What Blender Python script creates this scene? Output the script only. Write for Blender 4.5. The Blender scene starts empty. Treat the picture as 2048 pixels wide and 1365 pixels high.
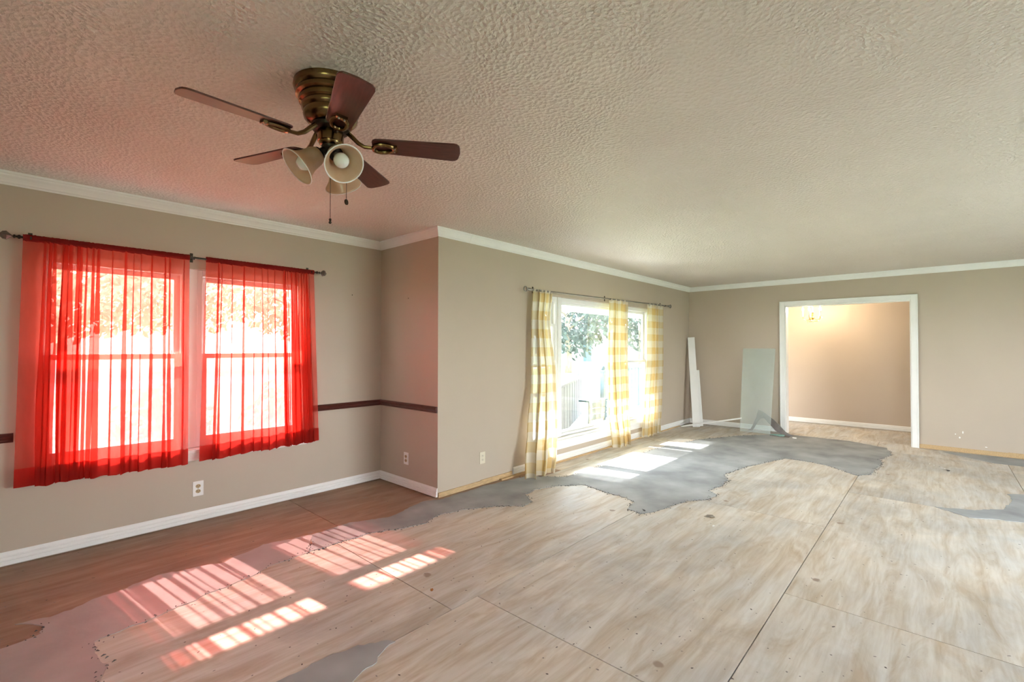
import bpy, math, random
from mathutils import Vector, Matrix, noise as mnoise
sc = bpy.context.scene
PI = math.pi
# ------------------------------------------------------------------ camera
YAW, PITCH, ROLL, CAMH, FPX = 0.7378, 0.014, 0.0012, 1.3463, 938.94
F = Vector((math.cos(PITCH)*math.cos(YAW), math.cos(PITCH)*math.sin(YAW), math.sin(PITCH)))
R0 = Vector((math.sin(YAW), -math.cos(YAW), 0)); U0 = R0.cross(F)
RV = R0*math.cos(ROLL)+U0*math.sin(ROLL); UV = U0*math.cos(ROLL)-R0*math.sin(ROLL)
cam = bpy.data.cameras.new('camera'); co = bpy.data.objects.new('camera', cam)
sc.collection.objects.link(co)
cam.sensor_fit = 'HORIZONTAL'; cam.sensor_width = 36; cam.lens = FPX/2048*36
cam.clip_start = .05; cam.clip_end = 500
m = Matrix((RV, UV, -F)).transposed().to_4x4(); m.translation = Vector((0, 0, CAMH)); co.matrix_world = m
sc.camera = co
# ------------------------------------------------------------------ light
SUN_DIR = Vector((0.13, -1.0, -0.73)).normalized()
sun = bpy.data.lights.new('sun', 'SUN'); sun.energy = 4.0; sun.angle = math.radians(0.6); sun.color = (1, .97, .92)
so = bpy.data.objects.new('sun', sun); sc.collection.objects.link(so)
so.rotation_euler = SUN_DIR.to_track_quat('-Z', 'Y').to_euler(); so.location = (0, 12, 12)
w = bpy.data.worlds.new('sky'); sc.world = w; w.use_nodes = True
wn = w.node_tree.nodes; wl = w.node_tree.links; wn.clear()
# plain hazy daylight sky: pale near the horizon, bluer overhead, the same all round
tcw = wn.new('ShaderNodeTexCoord'); spw = wn.new('ShaderNodeSeparateXYZ'); wl.new(tcw.outputs['Generated'], spw.inputs[0])
rw = wn.new('ShaderNodeValToRGB'); rw.color_ramp.elements[0].color = (.95, .96, .97, 1); rw.color_ramp.elements[1].color = (.50, .66, .92, 1)
wl.new(spw.outputs['Z'], rw.inputs[0])
bg = wn.new('ShaderNodeBackground'); bg.inputs['Strength'].default_value = 2.3
wo = wn.new('ShaderNodeOutputWorld'); wl.new(rw.outputs[0], bg.inputs[0]); wl.new(bg.outputs[0], wo.inputs[0])
vs = sc.view_settings; vs.view_transform = 'Standard'; vs.look = 'None'; vs.gamma = 1; vs.use_curve_mapping = False
vs.exposure = 3.5
cy = sc.cycles
cy.use_denoising = True; cy.max_bounces = 7; cy.diffuse_bounces = 4; cy.transparent_max_bounces = 18
cy.glossy_bounces = 2; cy.transmission_bounces = 4; cy.caustics_reflective = False; cy.caustics_refractive = False
cy.sample_clamp_indirect = 8; cy.use_adaptive_sampling = True; cy.adaptive_threshold = .03

# ------------------------------------------------------------------ helpers
def tag(o, label=None, cat=None, group=None, kind=None):
    if label: o['label'] = label
    if cat: o['category'] = cat
    if group: o['group'] = group
    if kind: o['kind'] = kind
    return o
def empty(name, loc=(0, 0, 0), rz=0, label=None, cat=None, group=None, parent=None):
    o = bpy.data.objects.new(name, None); sc.collection.objects.link(o)
    o.location = loc; o.rotation_euler = (0, 0, rz); o.empty_display_size = .1
    if parent: o.parent = parent
    return tag(o, label, cat, group)
def copy_tree(o, parent=None):
    c = o.copy(); sc.collection.objects.link(c)
    if parent: c.parent = parent
    for ch in list(o.children): copy_tree(ch, c)
    return c

class MB:
    """collects shapes, builds ONE mesh object"""
    def __init__(s): s.v = []; s.f = []; s.uv = None
    def add(s, vs_, fs_):
        n = len(s.v); s.v += [tuple(a) for a in vs_]; s.f += [tuple(i+n for i in f) for f in fs_]; return s
    def box(s, x0, x1, y0, y1, z0, z1, M=None):
        p = [(x, y, z) for z in (z0, z1) for y in (y0, y1) for x in (x0, x1)]
        if M is not None: p = [tuple(M @ Vector(q)) for q in p]
        return s.add(p, [(0, 2, 3, 1), (4, 5, 7, 6), (0, 1, 5, 4), (2, 6, 7, 3), (0, 4, 6, 2), (1, 3, 7, 5)])
    def bar(s, a, b, wdir, wid, thick):
        a = Vector(a); b = Vector(b); d = (b-a); L = d.length; d.normalize()
        wv = Vector(wdir); wv = (wv-d*wv.dot(d)).normalized(); t = d.cross(wv)
        M = Matrix((wv, t, d)).transposed().to_4x4(); M.translation = a
        return s.box(-wid/2, wid/2, -thick/2, thick/2, 0, L, M)
    def lathe(s, prof, M=None, seg=24, caps=False):
        vs_ = []; fs_ = []
        n = len(prof)
        for k in range(seg):
            a = 2*PI*k/seg
            for r, z in prof:
                q = Vector((r*math.cos(a), r*math.sin(a), z)); vs_.append(M @ q if M is not None else q)
        for k in range(seg):
            k2 = (k+1) % seg
            for i in range(n-1): fs_.append((k*n+i, k2*n+i, k2*n+i+1, k*n+i+1))
        if caps:
            fs_.append(tuple(k*n for k in range(seg))[::-1]); fs_.append(tuple(k*n+n-1 for k in range(seg)))
        return s.add(vs_, fs_)
    def tube(s, path, r, seg=8, closed=False):
        P = [Vector(p) for p in path]; n = len(P); vs_ = []; fs_ = []; up = None
        for i in range(n):
            if closed: t = (P[(i+1) % n]-P[i-1])
            else: t = (P[min(i+1, n-1)]-P[max(i-1, 0)])
            t.normalize()
            if up is None: up = Vector((0, 0, 1)) if abs(t.z) < .9 else Vector((1, 0, 0))
            a = (up-t*up.dot(t)).normalized(); up = a; b = t.cross(a)
            rr = r[i] if isinstance(r, (list, tuple)) else r
            for k in range(seg):
                g = 2*PI*k/seg; vs_.append(P[i]+a*math.cos(g)*rr+b*math.sin(g)*rr)
        for i in range(n if closed else n-1):
            j = (i+1) % n
            for k in range(seg):
                k2 = (k+1) % seg; fs_.append((i*seg+k, i*seg+k2, j*seg+k2, j*seg+k))
        if not closed:
            fs_.append(tuple(range(seg))[::-1]); fs_.append(tuple((n-1)*seg+k for k in range(seg)))
        return s.add(vs_, fs_)
    def prism(s, poly, z0, z1, M=None):
        n = len(poly); vs_ = [Vector((x, y, z0)) for x, y in poly]+[Vector((x, y, z1)) for x, y in poly]
        if M is not None: vs_ = [M @ q for q in vs_]
        a = sum(poly[i][0]*poly[(i+1) % n][1]-poly[(i+1) % n][0]*poly[i][1] for i in range(n))
        top = tuple(range(n, 2*n)); bot = tuple(range(n))[::-1]
        sd = [(i, (i+1) % n, n+(i+1) % n, n+i) for i in range(n)]
        if a < 0: top = top[::-1]; bot = bot[::-1]; sd = [q[::-1] for q in sd]
        return s.add(vs_, [top, bot]+sd)
    def sphere(s, c, r, seg=12, rings=8, sx=1, sy=1, sz=1):
        prof = [(r*math.sin(PI*i/rings), -r*math.cos(PI*i/rings)) for i in range(rings+1)]
        M = Matrix.Translation(Vector(c)) @ Matrix.Diagonal((sx, sy, sz, 1))
        return s.lathe(prof, M, seg)
    def build(s, name, mat, parent=None, smooth=False, bevel=0, kind=None):
        me = bpy.data.meshes.new(name); me.from_pydata(s.v, [], s.f); me.validate(); me.update()
        if s.uv is not None:
            l = me.uv_layers.new(name='UVMap')
            for lp in me.loops: l.data[lp.index].uv = s.uv[lp.vertex_index]
        o = bpy.data.objects.new(name, me); sc.collection.objects.link(o)
        if mat: me.materials.append(mat)
        if smooth:
            for p in me.polygons: p.use_smooth = True
            if smooth == 'auto':
                me.set_sharp_from_angle(angle=math.radians(40))
        if bevel:
            b = o.modifiers.new('bevel', 'BEVEL'); b.width = bevel; b.segments = 2; b.limit_method = 'ANGLE'
        if parent: o.parent = parent
        if kind: o['kind'] = kind
        return o
def struct(name, mb, mat, **k):
    return mb.build(name, mat, kind='structure', **k)

# ------------------------------------------------------------------ materials
def new_mat(name):
    mt = bpy.data.materials.new(name); mt.use_nodes = True
    nt = mt.node_tree; nt.nodes.clear()
    out = nt.nodes.new('ShaderNodeOutputMaterial')
    return mt, nt, out
def N(nt, t, **k):
    n = nt.nodes.new('ShaderNode'+t)
    for a, v in k.items():
        if a in n.inputs: n.inputs[a].default_value = v
        else: setattr(n, a, v)
    return n
def ramp(nt, stops):
    r = nt.nodes.new('ShaderNodeValToRGB'); e = r.color_ramp.elements
    while len(e) < len(stops): e.new(.5)
    for q, (p, c) in zip(e, stops): q.position = p; q.color = (*c, 1) if len(c) == 3 else c
    return r
def coords(nt, scale=(1, 1, 1), kind='Object', rot=(0, 0, 0), world=False):
    if world:
        g = nt.nodes.new('ShaderNodeNewGeometry'); src = g.outputs['Position']
    else:
        t = nt.nodes.new('ShaderNodeTexCoord'); src = t.outputs[kind]
    mp = N(nt, 'Mapping'); mp.inputs['Scale'].default_value = scale; mp.inputs['Rotation'].default_value = rot
    nt.links.new(src, mp.inputs[0]); return mp.outputs[0]
def mat(name, col, rough=.5, metal=0, var=.06, nscale=6, bump=0, bscale=60, spec=.5, coat=0, stretch=(1, 1, 1), world=False):
    mt, nt, out = new_mat(name); L = nt.links
    b = N(nt, 'BsdfPrincipled', Roughness=rough, Metallic=metal)
    b.inputs['Specular IOR Level'].default_value = spec; b.inputs['Coat Weight'].default_value = coat
    v = coords(nt, stretch, world=world)
    nz = N(nt, 'TexNoise', Scale=nscale, Detail=3.0); L.new(v, nz.inputs[0])
    r = ramp(nt, [(.3, tuple(c*(1-var) for c in col)), (.7, tuple(min(1, c*(1+var)) for c in col))])
    L.new(nz.outputs[0], r.inputs[0]); L.new(r.outputs[0], b.inputs['Base Color'])
    if bump:
        n2 = N(nt, 'TexNoise', Scale=bscale, Detail=2.0); L.new(v, n2.inputs[0])
        bp = N(nt, 'Bump', Strength=1.0, Distance=bump); L.new(n2.outputs[0], bp.inputs['Height']); L.new(bp.outputs[0], b.inputs['Normal'])
    L.new(b.outputs[0], out.inputs[0]); return mt
def emit_mat(name, col, st):
    mt, nt, out = new_mat(name); e = N(nt, 'Emission', Strength=st); e.inputs[0].default_value = (*col, 1)
    nt.links.new(e.outputs[0], out.inputs[0]); return mt
def glass_mat(name, tint=(.97, .985, .98), rough=.02, haze=0.0, hazecol=(.8, .85, .85), refl=1.0):
    mt, nt, out = new_mat(name); L = nt.links
    t = N(nt, 'BsdfTransparent'); t.inputs[0].default_value = (*tint, 1)
    g = N(nt, 'BsdfGlossy', Roughness=rough); g.inputs[0].default_value = (1, 1, 1, 1)
    lw = N(nt, 'LayerWeight', Blend=.5); pw = N(nt, 'Math', operation='POWER'); pw.inputs[1].default_value = 4.0; L.new(lw.outputs['Facing'], pw.inputs[0])
    mu = N(nt, 'Math', operation='MULTIPLY_ADD'); mu.inputs[1].default_value = .8*min(refl, 1.2); mu.inputs[2].default_value = .03*refl; L.new(pw.outputs[0], mu.inputs[0])
    base = t.outputs[0]
    if haze:
        d = N(nt, 'BsdfDiffuse'); d.inputs[0].default_value = (*hazecol, 1)
        tr = N(nt, 'BsdfTranslucent'); tr.inputs[0].default_value = (*hazecol, 1)
        m0 = N(nt, 'MixShader', Fac=.1); L.new(d.outputs[0], m0.inputs[1]); L.new(tr.outputs[0], m0.inputs[2])
        v = coords(nt, (2, 2, 2)); nz = N(nt, 'TexNoise', Scale=2.0, Detail=3.0); L.new(v, nz.inputs[0])
        r = ramp(nt, [(.3, (haze*.96,)*3), (.7, (min(1, haze*1.04),)*3)]); L.new(nz.outputs[0], r.inputs[0])
        m1 = N(nt, 'MixShader'); L.new(r.outputs[0], m1.inputs[0]); L.new(t.outputs[0], m1.inputs[1]); L.new(m0.outputs[0], m1.inputs[2]); base = m1.outputs[0]
    ms = N(nt, 'MixShader'); L.new(mu.outputs[0], ms.inputs[0]); L.new(base, ms.inputs[1]); L.new(g.outputs[0], ms.inputs[2])
    L.new(ms.outputs[0], out.inputs[0]); return mt
def sheer_mat(name, tcol, dcol, trans, threads=True):
    mt, nt, out = new_mat(name); L = nt.links
    t = N(nt, 'BsdfTransparent'); t.inputs[0].default_value = (*tcol, 1)
    d = N(nt, 'BsdfDiffuse'); d.inputs[0].default_value = (*dcol, 1)
    tl = N(nt, 'BsdfTranslucent'); tl.inputs[0].default_value = (*dcol, 1)
    m0 = N(nt, 'MixShader', Fac=.6); L.new(d.outputs[0], m0.inputs[1]); L.new(tl.outputs[0], m0.inputs[2])
    v = coords(nt, (60, 60, 14)); nz = N(nt, 'TexNoise', Scale=1.0, Detail=3.0); L.new(v, nz.inputs[0])
    r = ramp(nt, [(.3, (trans-.02,)*3), (.7, (trans+.02,)*3)]); L.new(nz.outputs[0], r.inputs[0])
    m1 = N(nt, 'MixShader'); L.new(r.outputs[0], m1.inputs[0]); L.new(m0.outputs[0], m1.inputs[1]); L.new(t.outputs[0], m1.inputs[2])
    L.new(m1.outputs[0], out.inputs[0]); return mt
def check_mat(name):
    mt, nt, out = new_mat(name); L = nt.links
    tc = N(nt, 'TexCoord'); sp = N(nt, 'SeparateXYZ'); L.new(tc.outputs['UV'], sp.inputs[0])
    res = []
    for i in (0, 1):
        md = N(nt, 'Math', operation='PINGPONG'); md.inputs[1].default_value = .1; L.new(sp.outputs[i], md.inputs[0])
        mr = N(nt, 'MapRange'); mr.inputs[1].default_value = .047; mr.inputs[2].default_value = .053; L.new(md.outputs[0], mr.inputs[0]); res.append(mr.outputs[0])
    ad = N(nt, 'Math', operation='ADD'); L.new(res[0], ad.inputs[0]); L.new(res[1], ad.inputs[1])
    hf = N(nt, 'Math', operation='MULTIPLY'); hf.inputs[1].default_value = .5; L.new(ad.outputs[0], hf.inputs[0])
    r = ramp(nt, [(0, (.74, .69, .58)), (.5, (.70, .59, .37)), (1, (.66, .46, .19))]); L.new(hf.outputs[0], r.inputs[0])
    d = N(nt, 'BsdfDiffuse'); tl = N(nt, 'BsdfTranslucent'); L.new(r.outputs[0], d.inputs[0]); L.new(r.outputs[0], tl.inputs[0])
    m0 = N(nt, 'MixShader', Fac=.20); L.new(d.outputs[0], m0.inputs[1]); L.new(tl.outputs[0], m0.inputs[2])
    t = N(nt, 'BsdfTransparent'); m1 = N(nt, 'MixShader', Fac=.10); L.new(m0.outputs[0], m1.inputs[1]); L.new(t.outputs[0], m1.inputs[2])
    L.new(m1.outputs[0], out.inputs[0]); return mt
def plywood_mat(name, a, b, c, rough=.5):
    mt, nt, out = new_mat(name); L = nt.links
    oi = N(nt, 'ObjectInfo'); geo = N(nt, 'NewGeometry')
    add = N(nt, 'VectorMath', operation='MULTIPLY_ADD'); add.inputs[1].default_value = (1, 1, 1)
    cmb = N(nt, 'CombineXYZ'); mu = N(nt, 'Math', operation='MULTIPLY'); mu.inputs[1].default_value = 37.0
    L.new(oi.outputs['Random'], mu.inputs[0]); L.new(mu.outputs[0], cmb.inputs[0]); L.new(mu.outputs[0], cmb.inputs[2])
    L.new(geo.outputs['Position'], add.inputs[0]); L.new(cmb.outputs[0], add.inputs[2])
    mp = N(nt, 'Mapping'); mp.inputs['Scale'].default_value = (.8, 4.5, 1); L.new(add.outputs[0], mp.inputs[0])
    n1 = N(nt, 'TexNoise', Scale=2.2, Detail=6.0, Roughness=.62, Distortion=1.2); L.new(mp.outputs[0], n1.inputs[0])
    mp2 = N(nt, 'Mapping'); mp2.inputs['Scale'].default_value = (1.2, 1.6, 1); L.new(add.outputs[0], mp2.inputs[0])
    n2 = N(nt, 'TexNoise', Scale=1.6, Detail=4.0); L.new(mp2.outputs[0], n2.inputs[0])
    mp3 = N(nt, 'Mapping'); mp3.inputs['Scale'].default_value = (3, 60, 1); L.new(add.outputs[0], mp3.inputs[0])
    n3 = N(nt, 'TexNoise', Scale=1.0, Detail=3.0); L.new(mp3.outputs[0], n3.inputs[0])
    r1 = ramp(nt, [(.30, a), (.52, b), (.72, c)]); L.new(n1.outputs[0], r1.inputs[0])
    mx = N(nt, 'MixRGB', blend_type='MULTIPLY'); r2 = ramp(nt, [(.3, (.80, .82, .86)), (.65, (1.03, 1.0, .97))]); L.new(n2.outputs[0], r2.inputs[0])
    mx.inputs[0].default_value = .9; L.new(r1.outputs[0], mx.inputs[1]); L.new(r2.outputs[0], mx.inputs[2])
    mx2 = N(nt, 'MixRGB', blend_type='MULTIPLY'); r3 = ramp(nt, [(.35, (.90, .88, .86)), (.6, (1, 1, 1))]); L.new(n3.outputs[0], r3.inputs[0])
    mx2.inputs[0].default_value = .8; L.new(mx.outputs[0], mx2.inputs[1]); L.new(r3.outputs[0], mx2.inputs[2])
    n4 = N(nt, 'TexNoise', Scale=.9, Detail=6.0, Roughness=.65, Distortion=.6); L.new(add.outputs[0], n4.inputs[0])
    r4 = ramp(nt, [(.50, (0, 0, 0)), (.72, (.75, .75, .75))]); L.new(n4.outputs[0], r4.inputs[0])
    ms4 = N(nt, 'MixRGB', blend_type='MULTIPLY'); ms4.inputs[2].default_value = (.66, .67, .69, 1); L.new(r4.outputs[0], ms4.inputs[0]); L.new(mx2.outputs[0], ms4.inputs[1]); mx2 = ms4
    # nail heads, specks and knots (print-like marks with a shape of their own)
    col = mx2.outputs[0]
    nzw = N(nt, 'TexNoise', Scale=30.0, Detail=1.0); L.new(add.outputs[0], nzw.inputs[0])
    for sc_, rad, dens, dark in ((4.5, .022, .55, (.10, .08, .07)), (1.7, .045, .2, (.36, .28, .22)), (11, .05, .25, (.25, .22, .2))):
        vo = N(nt, 'TexVoronoi', Scale=sc_); vo.voronoi_dimensions = '2D'; vo.feature = 'F1'
        mxv = N(nt, 'MixRGB', blend_type='ADD'); mxv.inputs[0].default_value = .03; L.new(add.outputs[0], mxv.inputs[1]); L.new(nzw.outputs['Color'], mxv.inputs[2])
        L.new(mxv.outputs[0], vo.inputs['Vector'])
        lt = N(nt, 'MapRange'); lt.inputs[1].default_value = rad; lt.inputs[2].default_value = rad*.6; L.new(vo.outputs['Distance'], lt.inputs[0])
        spc = N(nt, 'SeparateColor'); L.new(vo.outputs['Color'], spc.inputs[0])
        gt = N(nt, 'Math', operation='LESS_THAN'); gt.inputs[1].default_value = dens; L.new(spc.outputs[0], gt.inputs[0])
        ml = N(nt, 'Math', operation='MULTIPLY'); L.new(lt.outputs[0], ml.inputs[0]); L.new(gt.outputs[0], ml.inputs[1])
        m3 = N(nt, 'MixRGB'); m3.inputs[2].default_value = (*dark, 1); L.new(ml.outputs[0], m3.inputs[0]); L.new(col, m3.inputs[1]); col = m3.outputs[0]
    bs = N(nt, 'BsdfPrincipled', Roughness=rough); L.new(col, bs.inputs['Base Color']); bs.inputs['Specular IOR Level'].default_value = .2
    rr = N(nt, 'MapRange'); rr.inputs[3].default_value = rough-.12; rr.inputs[4].default_value = rough+.15; L.new(n2.outputs[0], rr.inputs[0]); L.new(rr.outputs[0], bs.inputs['Roughness'])
    bp = N(nt, 'Bump', Strength=.5, Distance=.002); L.new(n1.outputs[0], bp.inputs['Height']); L.new(bp.outputs[0], bs.inputs['Normal'])
    L.new(bs.outputs[0], out.inputs[0]); return mt
def ceiling_mat():
    mt, nt, out = new_mat('stippled_ceiling_paint'); L = nt.links
    v = coords(nt, world=True)
    n0 = N(nt, 'TexNoise', Scale=3.0, Detail=1.0); L.new(v, n0.inputs[0])
    mx = N(nt, 'MixRGB', blend_type='ADD'); mx.inputs[0].default_value = .12; L.new(v, mx.inputs[1]); L.new(n0.outputs['Color'], mx.inputs[2])
    n1 = N(nt, 'TexNoise', Scale=60.0, Detail=3.0, Roughness=.6); n1.noise_dimensions = '2D'; n1.inputs['Distortion'].default_value = .5; L.new(mx.outputs[0], n1.inputs[0])
    vo = N(nt, 'TexVoronoi', Scale=50.0); vo.feature = 'F1'; vo.voronoi_dimensions = '2D'; L.new(mx.outputs[0], vo.inputs['Vector'])
    ad = N(nt, 'Math', operation='ADD'); L.new(n1.outputs[0], ad.inputs[0]); L.new(vo.outputs['Distance'], ad.inputs[1])
    bp = N(nt, 'Bump', Strength=1.0, Distance=.0065); L.new(ad.outputs[0], bp.inputs['Height'])
    b = N(nt, 'BsdfPrincipled', Roughness=.42); b.inputs['Specular IOR Level'].default_value = .5
    n3 = N(nt, 'TexNoise', Scale=1.3); L.new(v, n3.inputs[0]); r = ramp(nt, [(.3, (.68, .62, .54)), (.7, (.72, .66, .58))]); L.new(n3.outputs[0], r.inputs[0])
    L.new(r.outputs[0], b.inputs['Base Color']); L.new(bp.outputs[0], b.inputs['Normal']); L.new(b.outputs[0], out.inputs[0]); return mt

M = {}
M['wall'] = mat('greige_wall_paint', (.52, .44, .355), rough=.42, var=.03, nscale=1.2, spec=.5, world=True)
M['hallwall'] = mat('beige_hall_paint', (.56, .47, .39), rough=.5, var=.03, nscale=1.2, world=True)
M['ceil'] = ceiling_mat()
M['white'] = mat('white_trim_paint', (.88, .88, .865), rough=.35, var=.02)
M['vinyl'] = mat('white_vinyl', (.87, .88, .88), rough=.4, var=.015)
M['darkwood'] = mat('dark_cherry_wood', (.085, .022, .018), rough=.3, var=.3, nscale=8, stretch=(1, 14, 14), coat=.3)
M['blade'] = mat('mahogany_blade', (.075, .02, .014), rough=.36, var=.35, nscale=5, stretch=(2, 20, 8), coat=.12)
M['brass'] = mat('antique_brass', (.20, .13, .06), rough=.24, metal=1, var=.2)
M['bronze'] = mat('dark_bronze', (.055, .045, .035), rough=.35, metal=.9, var=.2)
M['pewter'] = mat('brushed_pewter', (.33, .32, .29), rough=.3, metal=1, var=.1)
M['shade'] = None
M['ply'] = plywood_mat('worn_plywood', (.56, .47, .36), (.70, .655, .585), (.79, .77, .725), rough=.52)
M['plylit'] = plywood_mat('red_lit_plywood', (.36, .23, .155), (.43, .30, .21), (.50, .37, .27), rough=.5)  # ordinary plywood, the red curtain light painted in as a brown tone
M['skim'] = mat('grey_leveling_compound', (.365, .375, .38), rough=.65, spec=.06, var=.26, nscale=2.6, bump=.0015, bscale=25, world=True)
M['skimlit'] = mat('pink_lit_skim_coat', (.42, .385, .37), rough=.5, var=.14, nscale=3.0, bump=.0015, bscale=25, world=True)  # same grey compound, pink light from the curtains tinted into its colour
M['crumb'] = mat('dark_grey_crumbs', (.12, .115, .11), rough=.8, var=.3, nscale=40)
M['rawwood'] = mat('raw_pine', (.55, .38, .20), rough=.6, var=.25, nscale=6, stretch=(3, 30, 30))
M['subfloor'] = mat('dark_subfloor', (.10, .075, .055), rough=.9, var=.2)
M['glass'] = glass_mat('window_glass')
M['dusty'] = glass_mat('dusty_plate_glass', tint=(.95, .99, .985), rough=.06, haze=.22, hazecol=(.92, .98, .98), refl=1.2)
M['edge'] = mat('green_glass_edge', (.30, .48, .45), rough=.15, var=.1)
M['red'] = sheer_mat('red_sheer_voile', (1.0, .52, .48), (.64, .08, .056), .49)
M['redhem'] = sheer_mat('red_sheer_doubled', (.95, .45, .40), (.60, .045, .035), .25)
M['redpocket'] = sheer_mat('red_gathered_pocket', (.9, .3, .3), (.42, .045, .04), .05)
M['check'] = check_mat('yellow_buffalo_check_cotton')
M['screen'] = sheer_mat('grey_insect_screen', (.95, .95, .97), (.42, .41, .45), .64)
M['ivory'] = mat('ivory_plastic', (.74, .68, .55), rough=.35, var=.02)
M['almond'] = mat('almond_receptacle', (.50, .36, .20), rough=.35, var=.04)
M['slot'] = mat('dark_slot', (.03, .025, .02), rough=.6)
M['gold'] = mat('gilt_brass', (.85, .58, .22), rough=.25, metal=1, var=.08)
M['bulb'] = emit_mat('lit_candle_bulb', (1, .84, .60), 30)
M['opalbulb'] = mat('opal_bulb_glass', (.85, .85, .83), rough=.15, var=.01)
M['crystal'] = glass_mat('cut_crystal', tint=(.95, .95, .93), rough=.02, refl=3.5)
M['concrete'] = mat('porch_concrete', (.66, .64, .61), rough=.8, var=.1, nscale=3, bump=.002)
M['lawn'] = mat('sunny_lawn', (.21, .27, .11), rough=.9, var=.3, nscale=.8, bump=.02, bscale=12)
M['road'] = mat('pale_road', (.42, .41, .40), rough=.9, var=.08, nscale=2)
M['bark'] = mat('grey_bark', (.20, .165, .13), rough=.9, var=.3, nscale=6, stretch=(3, 3, .6), bump=.02, bscale=10)
M['soffit'] = mat('white_soffit_paint', (.80, .80, .77), rough=.5, var=.03)
M['shingle'] = mat('grey_shingle', (.22, .21, .20), rough=.9, var=.25, nscale=12)
M['weather'] = mat('weathered_grey_board', (.15, .155, .16), rough=.8, var=.3, nscale=4, stretch=(10, 10, .8))
M['teal'] = mat('blue_green_paint', (.05, .10, .125), rough=.5, var=.12)
M['brick'] = mat('pale_painted_siding', (.62, .58, .52), rough=.8, var=.08)
M['darkglass'] = mat('dark_house_window', (.10, .13, .16), rough=.1, var=.1)
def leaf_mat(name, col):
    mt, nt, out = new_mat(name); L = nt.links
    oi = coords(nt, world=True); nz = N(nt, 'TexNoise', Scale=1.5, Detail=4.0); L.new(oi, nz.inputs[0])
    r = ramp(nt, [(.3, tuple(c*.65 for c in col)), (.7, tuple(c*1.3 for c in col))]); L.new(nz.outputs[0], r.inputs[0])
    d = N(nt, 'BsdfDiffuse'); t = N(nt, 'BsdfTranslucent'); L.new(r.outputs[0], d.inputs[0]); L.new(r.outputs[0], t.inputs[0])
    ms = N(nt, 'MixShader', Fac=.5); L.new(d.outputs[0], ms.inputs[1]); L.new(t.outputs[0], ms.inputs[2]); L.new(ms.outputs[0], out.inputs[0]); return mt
M['leaf'] = leaf_mat('tree_leaves_lit', (.42, .44, .34))  # backlit brightness put into the leaf colour
M['leafb'] = leaf_mat('tree_leaves_shaded', (.075, .09, .085))  # same kind of leaves, shade-side darkness put into the colour
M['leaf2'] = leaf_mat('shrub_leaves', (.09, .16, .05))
def shade_mat():
    mt, nt, out = new_mat('amber_frosted_glass'); L = nt.links
    v = coords(nt, (4, 4, 4)); nz = N(nt, 'TexNoise', Scale=2.5, Detail=4.0); L.new(v, nz.inputs[0])
    r = ramp(nt, [(.3, (.74, .53, .35)), (.7, (.86, .71, .53))]); L.new(nz.outputs[0], r.inputs[0])
    d = N(nt, 'BsdfDiffuse'); t = N(nt, 'BsdfTranslucent'); g = N(nt, 'BsdfGlossy', Roughness=.2)
    L.new(r.outputs[0], d.inputs[0]); L.new(r.outputs[0], t.inputs[0])
    m0 = N(nt, 'MixShader', Fac=.5); L.new(d.outputs[0], m0.inputs[1]); L.new(t.outputs[0], m0.inputs[2])
    m1 = N(nt, 'MixShader', Fac=.08); L.new(m0.outputs[0], m1.inputs[1]); L.new(g.outputs[0], m1.inputs[2]); L.new(m1.outputs[0], out.inputs[0]); return mt
M['shade'] = shade_mat()
def mirror_mat():
    mt, nt, out = new_mat('mirror_painted_reflection'); L = nt.links  # brown reflection painted into the base colour, barely metallic
    v = coords(nt, (3, 3, 3)); nz = N(nt, 'TexNoise', Scale=3.0, Detail=4.0); L.new(v, nz.inputs[0])
    r = ramp(nt, [(.3, (.09, .075, .07)), (.7, (.15, .125, .115))]); L.new(nz.outputs[0], r.inputs[0])
    b = N(nt, 'BsdfPrincipled', Roughness=.4, Metallic=.1); L.new(r.outputs[0], b.inputs['Base Color']); L.new(b.outputs[0], out.inputs[0]); return mt
M['mirror'] = mirror_mat()

# ------------------------------------------------------------------ dimensions (metres)
YA, YB, XC, XD, ZC = 4.2477, 3.3219, 2.6684, 8.3882, 2.425
XL, YR, WT = -2.3, -3.3, .15           # unseen ends of the room, wall thickness
XH = 9.83                              # hall back wall
HY0, HY1 = -2.6, 3.32                  # hall ends

# ------------------------------------------------------------------ floor: subfloor, plywood sheets, leveling compound
fl = MB(); fl.box(XL-.2, XH+.2, YR-.2, YA+.15, -.14, -.018)
floor = struct('floor', fl, M['subfloor'])
rows = [(-3.3, -1.80, .4), (-1.80, -.58, 1.7), (-.58, .64, .49), (.64, 1.86, 1.77), (1.86, 3.08, 1.59), (3.08, YA, 1.75)]
gap = .005
rnd = random.Random(4)
for (y0, y1, ph) in rows:
    xs = [XL]; x = ph
    while x > XL+.3: x -= 2.44
    x += 2.44
    while x < XD-.1:
        xs.append(x); x += 2.44
    xs.append(XD+WT)
    for a, b in zip(xs, xs[1:]):
        mb = MB(); g = gap/2; dz = rnd.uniform(-.0008, 0)
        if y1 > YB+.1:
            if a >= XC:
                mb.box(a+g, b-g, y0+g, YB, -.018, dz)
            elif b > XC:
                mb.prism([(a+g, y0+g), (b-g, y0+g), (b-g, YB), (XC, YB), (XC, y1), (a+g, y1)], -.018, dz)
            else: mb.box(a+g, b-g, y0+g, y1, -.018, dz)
            mb.build('plywood_sheet', M['plylit'] if a < XC else M['ply'], floor)
        else:
            mb.box(a+g, b-g, y0+g, y1-g, -.018, dz); mb.build('plywood_sheet', M['ply'], floor)
hx = [(HY0, -.9), (-.9, 1.54), (1.54, HY1)]
for a, b in hx:
    MB().box(XD+WT+.002, XH, a+.0015, b-.0015, -.018, -.0005).build('plywood_sheet', M['ply'], floor)

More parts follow.
